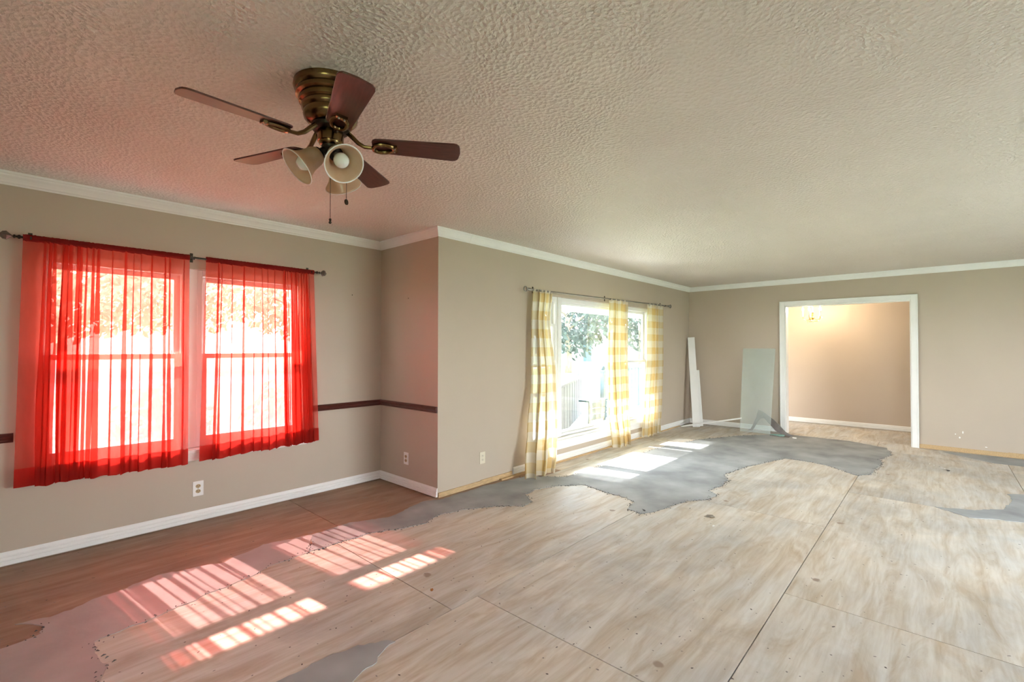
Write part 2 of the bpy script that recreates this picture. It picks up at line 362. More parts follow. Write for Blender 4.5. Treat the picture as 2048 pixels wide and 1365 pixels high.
def rough_poly(poly, amp=.02, step=.02, seed=1):
    """fractal-ish edge: resample and push points sideways"""
    out = []; n = len(poly)
    for i in range(n):
        a = Vector((*poly[i], 0)); b = Vector((*poly[(i+1) % n], 0)); d = b-a; L = d.length
        k = max(1, int(L/step)); nrm = Vector((-d.y, d.x, 0)).normalized() if L > 0 else Vector()
        for j in range(k):
            p = a+d*(j/k)
            o = amp*(mnoise.noise(p*9+Vector((seed, 0, 0)))+.6*mnoise.noise(p*27+Vector((0, seed, 0)))+.35*mnoise.noise(p*70))
            p = p+nrm*o; out.append((p.x, p.y))
    return out
def patch(poly, mt, z, seed, amp=.02, name='leveling_compound'):
    from mathutils.geometry import tessellate_polygon
    q = rough_poly(poly, amp, .022, seed)
    n = len(q)
    tri = tessellate_polygon([[Vector((x, y, 0)) for x, y in q]])
    mb = MB(); vs_ = [(x, y, z) for x, y in q]+[(x, y, -.001) for x, y in q]
    fs_ = []
    for t in tri:
        a, b, c = (Vector((*q[i], 0)) for i in t)
        fs_.append(tuple(t) if (b-a).cross(c-a).z > 0 else tuple(t)[::-1])
    fs_ += [(i, n+i, n+(i+1) % n, (i+1) % n) for i in range(n)]
    mb.add(vs_, fs_)
    return mb.build(name, mt, floor), q
G1 = [(0.32, 2.86), (0.42, 2.88), (0.53, 2.89), (0.63, 2.91), (0.75, 2.95), (0.88, 2.97), (1.02, 3.0), (1.14, 3.04), (1.24, 3.06), (1.4, 3.07), (1.62, 3.07), (1.84, 3.05), (2.04, 2.97), (2.22, 2.92), (2.44, 2.97), (2.64, 2.92), (2.89, 2.77), (3.03, 2.62), (3.16, 2.63), (3.27, 2.8), (3.45, 2.84), (3.7, 2.75), (3.89, 2.58), (3.87, 2.46), (3.82, 2.24), (3.82, 2.09), (3.75, 1.98), (3.56, 1.93), (3.52, 1.8), (3.65, 1.73), (3.9, 1.69), (4.09, 1.65), (4.27, 1.52), (4.44, 1.51), (4.54, 1.61), (4.77, 1.58), (5.02, 1.6), (5.24, 1.7), (5.54, 1.65), (5.79, 1.6), (6.48, 1.4), (6.48, 1.12), (6.37, 0.9), (6.12, 0.65), (6.28, 0.54), (6.55, 0.54), (6.98, 0.5), (7.18, 0.54), (7.62, 0.45), (8.07, 0.53), (8.30, 0.96), (8.30, 1.75), (7.69, 2.26), (6.95, 2.6), (6.17, 2.78), (5.26, 2.82), (4.59, 2.84), (3.99, 2.88), (3.76, 3.20), (3.18, 3.28), (2.65, 3.27), (2.54, 3.34), (2.12, 3.23), (1.84, 3.35), (1.55, 3.34)]
G1b = [(0.32, 2.86), (0.42, 2.88), (0.53, 2.89), (0.63, 2.91), (0.75, 2.95), (0.88, 2.97), (1.02, 3.0), (1.14, 3.04), (1.24, 3.06), (1.4, 3.07), (1.55, 3.34), (1.24, 3.42), (0.98, 3.32), (0.68, 3.41), (0.52, 3.37), (0.39, 3.34), (0.2, 3.29), (0.08, 3.32), (0.18, 3.19), (0.16, 3.12), (0.07, 3.1), (-.1, 3.1), (-.5, 3.0), (-.6, 2.5), (.1, 2.3), (0.30, 2.5), (0.32, 2.55)]
i0 = G1.index((1.4, 3.07))
G1 = G1[i0:]
G2 = [(0.70, 1.98), (0.87, 1.98), (1.01, 1.98), (1.11, 1.94), (1.2, 1.9), (1.24, 1.86), (1.16, 1.83), (1.11, 1.79), (1.04, 1.78), (0.98, 1.76), (.8, 1.70), (.6, 1.8)]
G3 = [(5.36, 0.04), (5.29, -0.07), (5.2, -0.17), (5.29, -0.31), (5.35, -0.48), (5.5, -.9), (6.3, -.9), (6.37, -0.57), (6.28, -0.47), (6.06, -0.48), (5.66, -0.38), (5.47, -0.21)]
G4 = [(8.26, -0.03), (8.33, -0.28), (8.35, -0.55), (8.36, -0.95), (7.85, -.9), (7.87, -0.7), (7.85, -0.47), (8.06, -0.23)]
o1, q1 = patch(G1, M['skim'], .0035, 3, .018); o1['label'] = 'grey leveling compound spread across the floor past the big window'
o1b, q1b = patch(G1b, M['skimlit'], .0030, 5, .022); o1b['label'] = 'thin skim of leveling compound with pink curtain light in its colour, in front of the red curtains'
patch(G2, M['skim'], .003, 7, .02); patch(G3, M['skim'], .003, 8, .02); patch(G4, M['skim'], .003, 9, .01)
# crumbs along the ragged edges
cr = MB(); rr = random.Random(2)
for q, p_ in ((q1, .75), (q1b, .5)):
    for (x, y) in q:
        if y > 3.22 or x > 7.9: continue
        for _ in range(3):
            if rr.random() < p_*.8:
                a = rr.uniform(0, PI); L = rr.uniform(.004, .02); wd = rr.uniform(.002, .006)
                px, py = x+rr.gauss(0, .014), y+rr.gauss(0, .014)
                Mx = Matrix.Translation((px, py, .001)) @ Matrix.Rotation(a, 4, 'Z')
                cr.add([Mx @ Vector(v) for v in ((-L/2, -wd/2, 0), (L/2, -wd/2, 0), (L/2, wd/2, 0), (-L/2, wd/2, 0), (0, 0, .006))], [(0, 1, 4), (1, 2, 4), (2, 3, 4), (3, 0, 4)])
cr.build('compound_crumbs', M['crumb'], floor, kind='stuff')

# ------------------------------------------------------------------ ceiling, walls
struct('ceiling', MB().box(XL-.2, XH+.2, YR-.2, YB+WT, ZC, ZC+.2).box(XL-.2, XC+WT, YB+WT, YA+WT, ZC, ZC+.2), M['ceil'])
def wall_with_holes(name, along, fixed, thick, a0, a1, holes, mt, z1=ZC):
    """along 'x' : wall plane at y=fixed..fixed+thick ; holes (a,b,z0,z1)"""
    mb = MB(); hs = sorted(holes)
    f0, f1 = min(fixed, fixed+thick), max(fixed, fixed+thick)
    def put(a, b, z0, zz):
        if b-a < 1e-4 or zz-z0 < 1e-4: return
        if along == 'x': mb.box(a, b, f0, f1, z0, zz)
        else: mb.box(f0, f1, a, b, z0, zz)
    c = a0
    for (a, b, z0, zz) in hs:
        put(c, a, 0, z1); put(a, b, 0, z0); put(a, b, zz, z1); c = b
    put(c, a1, 0, z1)
    return struct(name, mb, mt)
OA = (.17, 1.87, .545, 1.95)                      # red-curtain window opening
OB = (4.0, 6.86, .25, 1.95)                      # big window opening
wall_left = wall_with_holes('wall_left', 'x', YA, WT, XL, XC+WT, [OA], M['wall'])
struct('wall_return', MB().box(XC, XC+WT, YB+WT, YA, 0, ZC), M['wall'])
wall_mid = wall_with_holes('wall_middle', 'x', YB, WT, XC, XD+WT, [OB], M['wall'])
DO = (.277, 1.797, 0, 2.006)
wall_far = wall_with_holes('wall_far', 'y', XD, WT, YR, YB, [DO], M['wall'])
wall_with_holes('wall_right', 'x', YR, -WT, XL, XH, [(3.2, 5.6, .0, 2.15)], M['wall'])  # opening added out of view to let in fill daylight
wall_with_holes('wall_back', 'y', XL, -WT, YR, YA, [(-2.2, -.8, .7, 2.0)], M['wall'])  # unseen hole added as a second source of fill daylight
wall_with_holes('wall_hall', 'y', XH, WT, HY0, HY1+WT, [], M['hallwall'])
wall_with_holes('wall_hall_left', 'x', HY1, WT, XD+WT, XH, [(8.85, 9.55, 0, 2.05)], M['hallwall'])  # end opening added out of view to brighten the hall
wall_with_holes('wall_hall_right', 'x', HY0, -WT, XD+WT, XH, [(8.62, 9.78, 0, 2.2)], M['hallwall'])  # this unseen end opened too, for more daylight in the hall

# ------------------------------------------------------------------ mouldings
def sweep(name, pts, prof, seg, mt, trim_start=None, trim_end=None, bevel=0):
    """one straight piece (segment index seg) of a moulding run whose room side is on the right of travel, mitred"""
    P = [Vector(p) for p in pts]
    def nrm(i):
        d = (P[i+1]-P[i]).normalized(); return Vector((d.y, -d.x))
    def off(i, p):
        if i == 0: n = nrm(0); return P[0]+n*p
        if i == len(P)-1: n = nrm(i-1); return P[i]+n*p
        return P[i]+nrm(i-1)*p+nrm(i)*p
    mb = MB(); n = len(prof); vs_ = []
    for i, tr in ((seg, trim_start), (seg+1, trim_end)):
        for p, z in prof:
            q = off(i, p) if tr is None else Vector(tr)+nrm(seg)*p
            vs_.append((q.x, q.y, z))
    fs_ = [(i, (i+1) % n, n+(i+1) % n, n+i) for i in range(n)]+[tuple(range(n))[::-1], tuple(range(n, 2*n))]
    mb.add(vs_, [f[::-1] for f in fs_])
    return struct(name, mb, mt)
RUN = [(XL, YA), (XC, YA), (XC, YB), (XD, YB), (XD, YR)]
CROWN = [(0, 2.347), (.007, 2.347), (.009, 2.356), (.016, 2.361), (.020, 2.372), (.028, 2.386), (.040, 2.399), (.043, 2.408), (.050, 2.412), (.052, ZC), (0, ZC)]
CROWN = CROWN[::-1]
for i in (0, 1, 3): sweep('trim_%d' % (i+1), RUN, CROWN, i, M['white'])
sweep('trim_3', RUN, CROWN, 2, M['white'], trim_end=(3.039, YB)); sweep('trim_16', RUN, CROWN, 2, M['white'], trim_start=(3.042, YB))
BASE = [(0, .010), (.018, .010), (.018, .034), (.012, .036), (.012, .040), (.016, .043), (.016, .056), (.010, .060), (.010, .064), (.013, .067), (.010, .078), (.005, .088), (0, .088)][::-1]
sweep('baseboard_left', RUN, BASE, 0, M['white']); sweep('baseboard_return', RUN, BASE, 1, M['white'], trim_end=(XC, YB+.001))
sweep('baseboard_middle', RUN, BASE, 2, M['white'], trim_start=(3.67, YB))
sweep('baseboard_far', RUN, BASE, 3, M['white'], trim_end=(XD, 1.868))
sweep('baseboard_hall', [(XH, HY1), (XH, HY0)], BASE, 0, M['white'])
# chair rail (dark) left and right of the red curtains, round the return
RAIL = [(0, .757), (.012, .757), (.016, .765), (.013, .772), (.022, .785), (.026, .798), (.018, .806), (.012, .812), (0, .814)][::-1]
r1 = sweep('trim_5', RUN, RAIL, 0, M['darkwood'], trim_end=(OA[0]-.09, YA)); r1['label'] = 'dark chair rail left of the red curtains'
r2 = sweep('trim_6', RUN, RAIL, 0, M['darkwood'], trim_start=(OA[1]+.06, YA)); r2['label'] = 'dark chair rail right of the red curtains'
r3 = sweep('trim_7', RUN, RAIL, 1, M['darkwood'], trim_end=(XC, YB+.004)); r3['label'] = 'dark chair rail on the narrow return wall'
# bare wood plates where the baseboard was pulled off, tack strips
struct('trim_8', MB().box(XC+.005, 3.2, YB-.012, YB, .002, .046).box(3.2, 3.65, YB-.010, YB, .002, .052).box(3.45, 3.72, YB-.05, YB-.014, .001, .016), M['rawwood'])
struct('trim_9', MB().box(3.66, 5.3, YB-.040, YB-.0145, .0005, .020).box(5.31, 7.9, YB-.036, YB-.0145, .0005, .017), M['rawwood'])
struct('trim_10', MB().box(XD-.010, XD, -.62, .203, .003, .058).box(XD-.013, XD, YR, -.62, .003, .064), M['rawwood'])
# doorway casing and jambs (door_1)
ca = empty('door_1', (XD, 1.04, 0)); ca['kind'] = 'structure'; ca['label'] = 'white cased doorway to the hall'
def CH(mb, name, mt, **k):                        # child of the doorway in world coordinates
    for i, v in enumerate(mb.v): mb.v[i] = (v[0]-XD, v[1]-1.04, v[2])
    return mb.build(name, mt, ca, **k)
cw = .072
for s0, s1 in ((DO[0]-cw, DO[0]), (DO[1], DO[1]+cw)):
    CH(MB().box(XD-.018, XD, s0, s1, 0, DO[3]+cw).box(XD-.024, XD, s0 if s0 < 1 else s1-.018, s0+.018 if s0 < 1 else s1, 0, DO[3]+cw), 'casing', M['white'], bevel=.003)
CH(MB().box(XD-.018, XD, DO[0], DO[1], DO[3], DO[3]+cw).box(XD-.024, XD, DO[0]-cw+.018, DO[1]+cw-.018, DO[3]+cw-.018, DO[3]+cw), 'head_casing', M['white'], bevel=.003)
CH(MB().box(XD, XD+WT, DO[0]-.001, DO[0]+.014, 0, DO[3]), 'jamb', M['white']); CH(MB().box(XD, XD+WT, DO[1]-.014, DO[1]+.001, 0, DO[3]), 'jamb', M['white'])
CH(MB().box(XD, XD+WT, DO[0]+.014, DO[1]-.014, DO[3]-.014, DO[3]+.001), 'head_jamb', M['white'])
# small spackle dabs and nail holes on walls
for (y, z, ry, rz_) in ((-.19, .19, .014, .02), (-.22, .26, .012, .028), (-.43, .10, .02, .008), (-.15, .23, .01, .012)):
    MB().sphere((XD-.0005, y, z), 1, 10, 6, .001, ry*.6, rz_*.6).build('spackle_dab', M['white'], wall_far)
for (x, y, z, w_) in ((.13, YA, 1.70, wall_left), (2.345, YA, 1.86, wall_left), (XC, 3.773, 1.82, None)):
    MB().sphere((x, y, z), .005, 8, 5).build('nail_hole', M['slot'], w_ or bpy.data.objects['wall_return'])

# ------------------------------------------------------------------ windows
def sash(parent, name, x0, x1, z0, z1, y0, y1, fw=.035, pane=True, bottom=None):
    o = MB().box(x0, x0+fw, y0, y1, z0, z1).box(x1-fw, x1, y0, y1, z0, z1).box(x0+fw, x1-fw, y0, y1, z1-fw, z1).box(x0+fw, x1-fw, y0, y1, z0, z0+(bottom or fw)).build(name, M['vinyl'], parent, bevel=.003)
    ym = (y0+y1)/2
    MB().box(x0+fw-.004, x1-fw+.004, ym-.002, ym+.002, z0+fw-.004, z1-fw+.004).build('pane', M['glass'], o)
    return o
def window_unit(name, x0, x1, z0, z1, y, mid, label, raised=0.0, fixed=False, fw=.035, top=.05, screen=False):
    """frame from y (room side) outward"""
    e = empty(name); e['kind'] = 'structure'; e['label'] = label
    MB().box(x0, x0+fw, y, y+.085, z0, z1).box(x1-fw, x1, y, y+.085, z0, z1).box(x0+fw, x1-fw, y, y+.085, z1-top, z1).box(x0+fw, x1-fw, y, y+.085, z0, z0+.03).build('frame', M['vinyl'], e, bevel=.003)
    a, b = x0+fw+.001, x1-fw-.001
    if fixed:
        sash(e, 'sash', a, b, z0+.031, z1-top-.001, y+.03, y+.06, .03)
    else:
        sash(e, 'upper_sash', a, b, mid-.02, z1-top-.001, y+.048, y+.078, .036)
        sash(e, 'lower_sash', a, b, z0+.031+raised, mid+.02+raised, y+.012, y+.042, .036, bottom=.05)
    if screen:
        MB().box(x0+fw, x1-fw, y+.0795, y+.081, z0+.03, mid).build('insect_screen', M['screen'], e)
    return e
yA = YA+.03; yB = YB+.045
window_unit('window_1', OA[0], .985, OA[2]+.025, OA[3], yA, 1.277, 'white double-hung window behind the left red curtain', screen=True)
window_unit('window_2', 1.055, OA[1], OA[2]+.025, OA[3], yA, 1.277, 'white double-hung window behind the right red curtain', screen=True)
struct('trim_11', MB().box(.985, 1.055, yA-.012, yA+.085, OA[2]+.025, OA[3]), M['vinyl'], bevel=.003)
struct('trim_12', MB().box(OA[0]-.05, OA[1]+.05, YA-.035, YA, .535, .560).box(OA[0], OA[1], YA, yA+.09, .545, .569).box(OA[0]-.03, OA[1]+.03, YA-.014, YA, .475, .535).box(OA[0]-.03, OA[1]+.03, YA-.018, YA, .475, .490), M['white'], bevel=.003)
window_unit('window_3', OB[0], 4.50, OB[2]+.03, OB[3], yB, 1.14, 'narrow white window with its lower sash raised, behind yellow curtain', raised=.47)
window_unit('window_4', 4.56, 6.02, OB[2]+.03, OB[3], yB, 1.14, 'wide fixed picture window between the narrow ones', fixed=True)
window_unit('window_5', 6.08, OB[1], OB[2]+.03, OB[3], yB, 1.14, 'narrow white double-hung window nearest the far corner')
struct('trim_13', MB().box(4.50, 4.56, yB-.02, yB+.085, OB[2]+.03, OB[3]).box(6.02, 6.08, yB-.02, yB+.085, OB[2]+.03, OB[3]), M['vinyl'], bevel=.003)
struct('trim_14', MB().box(OB[0]-.05, OB[1]+.05, YB-.05, YB, .225, .252).box(OB[0], OB[1], YB, yB+.09, .25, .276).box(OB[0]-.03, OB[1]+.03, YB-.014, YB, .150, .225), M['white'], bevel=.003)

# unseen windows added behind and beside the camera for fill daylight
window_unit('fill_window_6', 3.2, 4.4, .0, 2.15, YR-.12, 1.1, 'unseen patio door panel added in the right wall for fill daylight', fixed=True)
window_unit('fill_window_7', 4.4, 5.6, .0, 2.15, YR-.12, 1.1, 'second unseen patio door panel added in the right wall for fill daylight', fixed=True)
struct('fill_window_8', MB().box(XL-.1, XL-.03, -2.2, -2.15, .7, 2.0).box(XL-.1, XL-.03, -.85, -.8, .7, 2.0).box(XL-.1, XL-.03, -2.15, -.85, .7, .75).box(XL-.1, XL-.03, -2.15, -.85, 1.95, 2.0).box(XL-.09, XL-.05, -2.15, -.85, 1.33, 1.37), M['vinyl'])  # frame for the added back opening, never in view
# ------------------------------------------------------------------ curtains
def catmull(pts, per):
    out = []; n = len(pts)
    for i in range(n-1):
        p0 = pts[max(i-1, 0)]; p1 = pts[i]; p2 = pts[i+1]; p3 = pts[min(i+2, n-1)]
        for k in range(per):
            t = k/per
            out.append(tuple(.5*((2*b)+(-a+c)*t+(2*a-5*b+4*c-d)*t*t+(-a+3*b-3*c+d)*t**3) for a, b, c, d in zip(p0, p1, p2, p3)))
    out.append(pts[-1]); return out
def pleated(zones, seed):
    """zones: (start,end,n,pleat width) in 0..1 -> list of pleat (pos,width)"""
    r = random.Random(seed); L = []
    for a, b, n, p in zones:
        for i in range(n):
            L.append((a+(b-a)*(i+.5+r.uniform(-.35, .35))/n, p*r.uniform(.35, 1.9), r.uniform(.6, 1.4)))
    return sorted(L)
def sheer_panel(name, X0t, X1t, X0b, X1b, zt, zb0, zb1, y, zones, seed, label):
    e = empty(name, ((X0b+X1b)/2, y, min(zb0, zb1)), label=label, cat='curtain', group='red sheer curtains')
    ox, oy, oz = e.location
    pl = pleated(zones, seed); rows = 40; r = random.Random(seed)
    wob = [(r.uniform(0, 50), r.uniform(.5, 1.4)) for _ in pl]
    mb = MB(); cols = None; uvs = []
    grid = []
    for j in range(rows+1):
        v = j/rows; line = [(0, 0)]
        for (s, p, d), (wo_, wa) in zip(pl, wob):
            sx = s+.008*wa*(mnoise.noise(Vector((wo_, v*1.6, 0))))*min(1, v*2.5+.15)
            pp = p*(.55+.75*min(1, v*1.8))*(1+.5*mnoise.noise(Vector((wo_, v*2.2, 7))))
            dd = .010*d*(.5+v)
            line += [(sx-pp*.5, .35*dd), (sx+pp*.5, -.2*dd), (sx+pp*.35, -dd), (sx-pp*.35, -1.2*dd), (sx-pp*.5, -1.7*dd), (sx+pp*.5, -1.1*dd)]
        line.append((1, 0))
        pts = catmull(line, 3)
        x0 = X0t+(X0b-X0t)*v; x1 = X1t+(X1b-X1t)*v
        rowp = []
        for k, (u, yy) in enumerate(pts):
            zb = zb0+(zb1-zb0)*u+.014*mnoise.noise(Vector((u*16, seed, 0)))
            wave = .016*v*v*math.sin(u*27+seed+2*math.sin(u*9))*min(1, 6*u, 6*(1-u))
            rowp.append((x0+(x1-x0)*u-ox, y+yy*1.0+wave-oy, zt+(zb-zt)*v-oz))
        grid.append(rowp)
    n = len(grid[0])
    mb.v = [p for row in grid for p in row]
    mb.f = [(j*n+i, j*n+i+1, (j+1)*n+i+1, (j+1)*n+i) for j in range(rows) for i in range(n-1)]
    mb.build('panel', M['red'], e, smooth=True)
    # doubled hem
    h = MB(); j0 = rows-3
    hr = grid[j0:]
    nn = len(hr)
    h.v = [(p[0], p[1]-.004, p[2]) for row in hr for p in row]
    h.f = [(j*n+i, j*n+i+1, (j+1)*n+i+1, (j+1)*n+i) for j in range(nn-1) for i in range(n-1)]
    h.build('hem', M['redhem'], e, smooth=True)
    # gathered rod pocket
    pk = MB(); seg = 10; K = 160; vs_ = []
    for k in range(K+1):
        u = k/K; x = X0t+(X1t-X0t)*u
        for q in range(seg):
            a = 2*PI*q/seg
            rr_ = .013+.003*mnoise.noise(Vector((u*90, q*.6, seed)))
            vs_.append((x-ox, y+rr_*.9*math.sin(a)-oy, zt+.010+rr_*1.55*math.cos(a)-oz))
    pk.add(vs_, [(k*seg+q, k*seg+(q+1) % seg, (k+1)*seg+(q+1) % seg, (k+1)*seg+q) for k in range(K) for q in range(seg)])
    pk.build('rod_pocket', M['redpocket'], e, smooth=True)
    return e
YCA = 4.165
sheer_panel('sheer_curtain', .106, .975, .082, .978, 2.012, .487, .472, YCA, [(.10, .42, 11, .020), (.45, .97, 8, .010)], 11, 'left red sheer curtain panel, gathered thick at its left')
sheer_panel('sheer_curtain', 1.082, 1.925, 1.050, 1.980, 2.012, .478, .505, YCA, [(.05, .25, 3, .010), (.28, .36, 1, .034), (.40, .62, 4, .010), (.66, .96, 11, .020)], 23, 'right red sheer curtain panel, gathered thick at its right')

def rod(name, a, b, rad, mt, label, finial, brackets, wally):
    e = empty(name, a, label=label, cat='curtain rod'); A = Vector(a); B = Vector(b)-A
    MB().tube([(0, 0, 0), B], rad, 12).build('pole', mt, e, smooth='auto')
    d = B.normalized()
    for s, p in ((-1, Vector((0, 0, 0))), (1, B)):
        Mx = Matrix.Translation(p) @ (d*s).to_track_quat('Z', 'Y').to_matrix().to_4x4()
        if finial == 'crystal':
            MB().lathe([(rad, 0), (rad*1.7, .004), (rad*1.7, .012), (rad*.8, .016), (rad*.8, .022), (rad*1.5, .026), (rad*1.5, .032), (.004, .036)], Mx, 12).build('finial_neck', mt, e, smooth='auto')
            MB().lathe([(.001, .034), (.030, .062), (.026, .078), (.001, .098)], Mx, 6).build('finial', M['darkcrystal'], e)
        else:
            MB().lathe([(rad, 0), (rad*1.6, .005), (rad*1.6, .03), (rad*.9, .04), (rad*.9, .05)], Mx, 12).build('finial_neck', mt, e, smooth='auto')
            o = MB(); c = p+d*s*.082
            o.tube([c+Vector((math.cos(t)*.026*abs(d.x), 0, math.sin(t)*.026)) for t in [2*PI*k/18 for k in range(18)]], .007, 8, True)
            o.build('finial', mt, e, smooth=True)
    for x in brackets:
        t = (x-A.x)/B.x; p = B*t; wy = wally-A.y
        MB().tube([(p.x, wy, p.z+.02), (p.x, wy*.5, p.z+.012), (p.x, .004, p.z-.012), (p.x, -rad*1.3, p.z-.008), (p.x, -rad*1.5, p.z+.008)], .004, 8).box(p.x-.010, p.x+.010, wy-.004, wy-.0005, p.z-.025, p.z+.045).build('bracket', M['bronze'], e)
    return e
M['darkcrystal'] = mat('smoky_cut_crystal', (.12, .09, .08), rough=.06, var=.3, nscale=30, coat=.6)
rod('curtain_rod', (.098, YCA, 2.022), (1.945, YCA, 2.024), .0075, M['bronze'], 'dark bronze curtain rod with faceted finials holding the red curtains', 'crystal', (.14, 1.005, 1.90), YA)
YCB = 3.24
rod('curtain_rod', (3.86, YCB, 1.972), (7.33, YCB, 2.022), .010, M['pewter'], 'pewter curtain rod with ring finials over the big window', 'ring', (3.99, 5.50, 7.20), YB)

def cotton_panel(rows_, nf, amp, seed, label, cloth, tabs=None, ridge=None):
    """rows_: list of (v z, x0, x1, y) keys from top to bottom"""
    zt = rows_[0][0]; zb = rows_[-1][0]
    e = empty('check_curtain', ((rows_[-1][1]+rows_[-1][2])/2, rows_[-1][3], max(zb, .0)), label=label, cat='curtain', group='yellow check curtains')
    ox, oy, oz = e.location; R_ = random.Random(seed)
    NR, NC = 48, 120; mb = MB(); mb.uv = []
    ph = [R_.uniform(-.6, .6) for _ in range(nf+2)]
    def key(z):
        for a, b in zip(rows_, rows_[1:]):
            if z <= a[0] and z >= b[0]:
                t = (a[0]-z)/(a[0]-b[0]); t = t*t*(3-2*t)
                return [a[i]+(b[i]-a[i])*t for i in (1, 2, 3)]
        return rows_[-1][1:]
    for j in range(NR+1):
        v = j/NR; z = zt+(zb-zt)*v; x0, x1, yc = key(z)
        for i in range(NC+1):
            u = i/NC
            p = u*nf*2*PI
            k = int(u*nf)
            jitter = .35*mnoise.noise(Vector((u*3.1, v*1.3, seed)))
            yy = amp*(math.sin(p+jitter*3+ph[k % len(ph)]*0)+.35*math.sin(2.3*p+seed))*(.75+.5*v)
            xx = .55*amp*math.sin(2*p+1.0+jitter*4)*(.6+.6*v)
            zz = z
            if v > .985: zz = z+.006*mnoise.noise(Vector((u*9, seed, 3)))
            mb.v.append((x0+(x1-x0)*u+xx-ox, yc+yy-oy, zz-oz)); mb.uv.append((u*cloth+seed*.037, z))
    n = NC+1
    mb.f = [(j*n+i, j*n+i+1, (j+1)*n+i+1, (j+1)*n+i) for j in range(NR) for i in range(NC)]
    mb.build('panel', M['check'], e, smooth=True)
    x0, x1, yc = rows_[0][1:]
    T = tabs or 5
    for k in range(T):
        x = x0+(x1-x0)*(k+.3)/T-ox; zr = 1.972+.0144*(x+ox-3.86)-oz; wd = .016
        mb = MB(); mb.uv = []
        K = 12; zlow = zt-.02-oz
        path = [(YCB+.006-oy, zlow)]+[(YCB+.0135*math.cos(a)-oy, zr+.0135*math.sin(a)) for a in [PI*q/8 for q in range(9)]]+[(YCB-.006-oy, zlow)]
        for (yy, zz) in path:
            mb.v += [(x-wd, yy, zz), (x+wd, yy, zz)]; mb.uv += [(.02, zz), (.03, zz)]
        mb.f = [(2*q, 2*q+1, 2*q+3, 2*q+2) for q in range(len(path)-1)]
        mb.build('tab', M['check'], e, smooth=True)
    return e
cotton_panel([(1.965, 3.90, 4.225, YCB), (1.66, 3.88, 4.18, YCB), (1.0, 3.86, 4.275, YCB-.01), (.45, 3.75, 4.25, YCB-.05), (.18, 3.66, 4.17, YCB-.10), (.004, 3.62, 4.08, YCB-.14)], 3, .036, 1, 'yellow check curtain touching the floor beside the wall outlet', .85, 5)
cotton_panel([(1.985, 5.50, 5.97, YCB), (1.2, 5.46, 5.96, YCB), (.5, 5.46, 5.95, YCB-.02), (.012, 5.53, 5.92, YCB-.05)], 3, .038, 2, 'yellow check curtain hanging in the middle of the big window', 1.0, 4)
cotton_panel([(2.0, 6.62, 7.12, YCB), (1.2, 6.60, 7.10, YCB), (.5, 6.50, 7.03, YCB-.01), (.025, 6.42, 6.95, YCB-.02)], 4, .028, 3, 'yellow check curtain nearest the far corner of the room', 1.0, 4)

# ------------------------------------------------------------------ outlets
def outlet(pos, rz, label, plate, rec):
    e = empty('wall_outlet', pos, rz, label, 'outlet')
    MB().box(-.036, .036, -.006, 0, -.0575, .0575).build('cover_plate', plate, e, bevel=.002)
    for s in (-1, 1):
        rc = MB()
        rc.prism([(.017*math.cos(a)*(1 if abs(math.cos(a)) < .97 else 1), .0145*math.sin(a)) for a in [2*PI*k/16 for k in range(16)]], 0, .0035, Matrix.Translation((0, -.0055, s*.0195)) @ Matrix.Rotation(PI/2, 4, 'X'))
        o = rc.build('receptacle', rec, e)
        MB().box(-.0085, -.0060, -.0102, -.0085, s*.0195-.001, s*.0195+.008).box(.0060, .0085, -.0102, -.0085, s*.0195-.001, s*.0195+.007).box(-.002, .002, -.0102, -.0085, s*.0195-.0095, s*.0195-.005).build('slots', M['slot'], o)
    MB().lathe([(.0001, 0), (.0035, 0), (.003, .0015), (.0001, .002)], Matrix.Translation((0, -.006, 0)) @ Matrix.Rotation(PI/2, 4, 'X'), 10).build('screw', rec, e)
    return e
outlet((1.065, YA, .254), 0, 'ivory wall outlet with brown sockets under the red curtains', M['white'], M['almond'])
outlet((XC, 3.795, .280), PI/2*-1, 'white wall outlet on the narrow pink-lit return wall', M['white'], M['almond'])
outlet((3.222, YB, .266), 0, 'ivory wall outlet beside the floor-length yellow curtain', M['ivory'], M['ivory'])

# ------------------------------------------------------------------ ceiling fan
FX, FY = .926, 1.860
fan = empty('ceiling_fan', (FX, FY, 2.05), label='antique brass ceiling fan with five dark wooden blades and bell shades', cat='ceiling fan')
def z_(z): return z-2.05
prof = [(.001, 2.425), (.143, 2.425), (.145, 2.41), (.140, 2.398), (.132, 2.392), (.136, 2.382), (.135, 2.372), (.122, 2.366), (.124, 2.356), (.122, 2.346), (.112, 2.340), (.114, 2.330), (.112, 2.322), (.104, 2.315), (.107, 2.300), (.103, 2.286), (.090, 2.272), (.078, 2.264), (.001, 2.264)]
MB().lathe([(r, z_(z)) for r, z in prof[::-1]], None, 48).build('motor_housing', M['brass'], fan, smooth='auto')
MB().lathe([(r, z_(z)) for r, z in [(.001, 2.240), (.066, 2.240), (.074, 2.246), (.076, 2.258), (.070, 2.266), (.001, 2.266)]], None, 40).build('flywheel', M['bronze'], fan, smooth='auto')
MB().lathe([(r, z_(z)) for r, z in [(.001, 2.176), (.036, 2.178), (.045, 2.186), (.047, 2.194), (.051, 2.196), (.052, 2.236), (.049, 2.242), (.001, 2.242)]], None, 40).build('switch_housing', M['brass'], fan, smooth='auto')
MB().lathe([(r, z_(z)) for r, z in [(.001, 2.140), (.006, 2.142), (.008, 2.148), (.010, 2.152), (.026, 2.160), (.036, 2.172), (.037, 2.179), (.001, 2.179)]], None, 32).build('light_fitter', M['bronze'], fan, smooth='auto')
BZ = 2.199; PIT = math.radians(-11)
blade_o = None
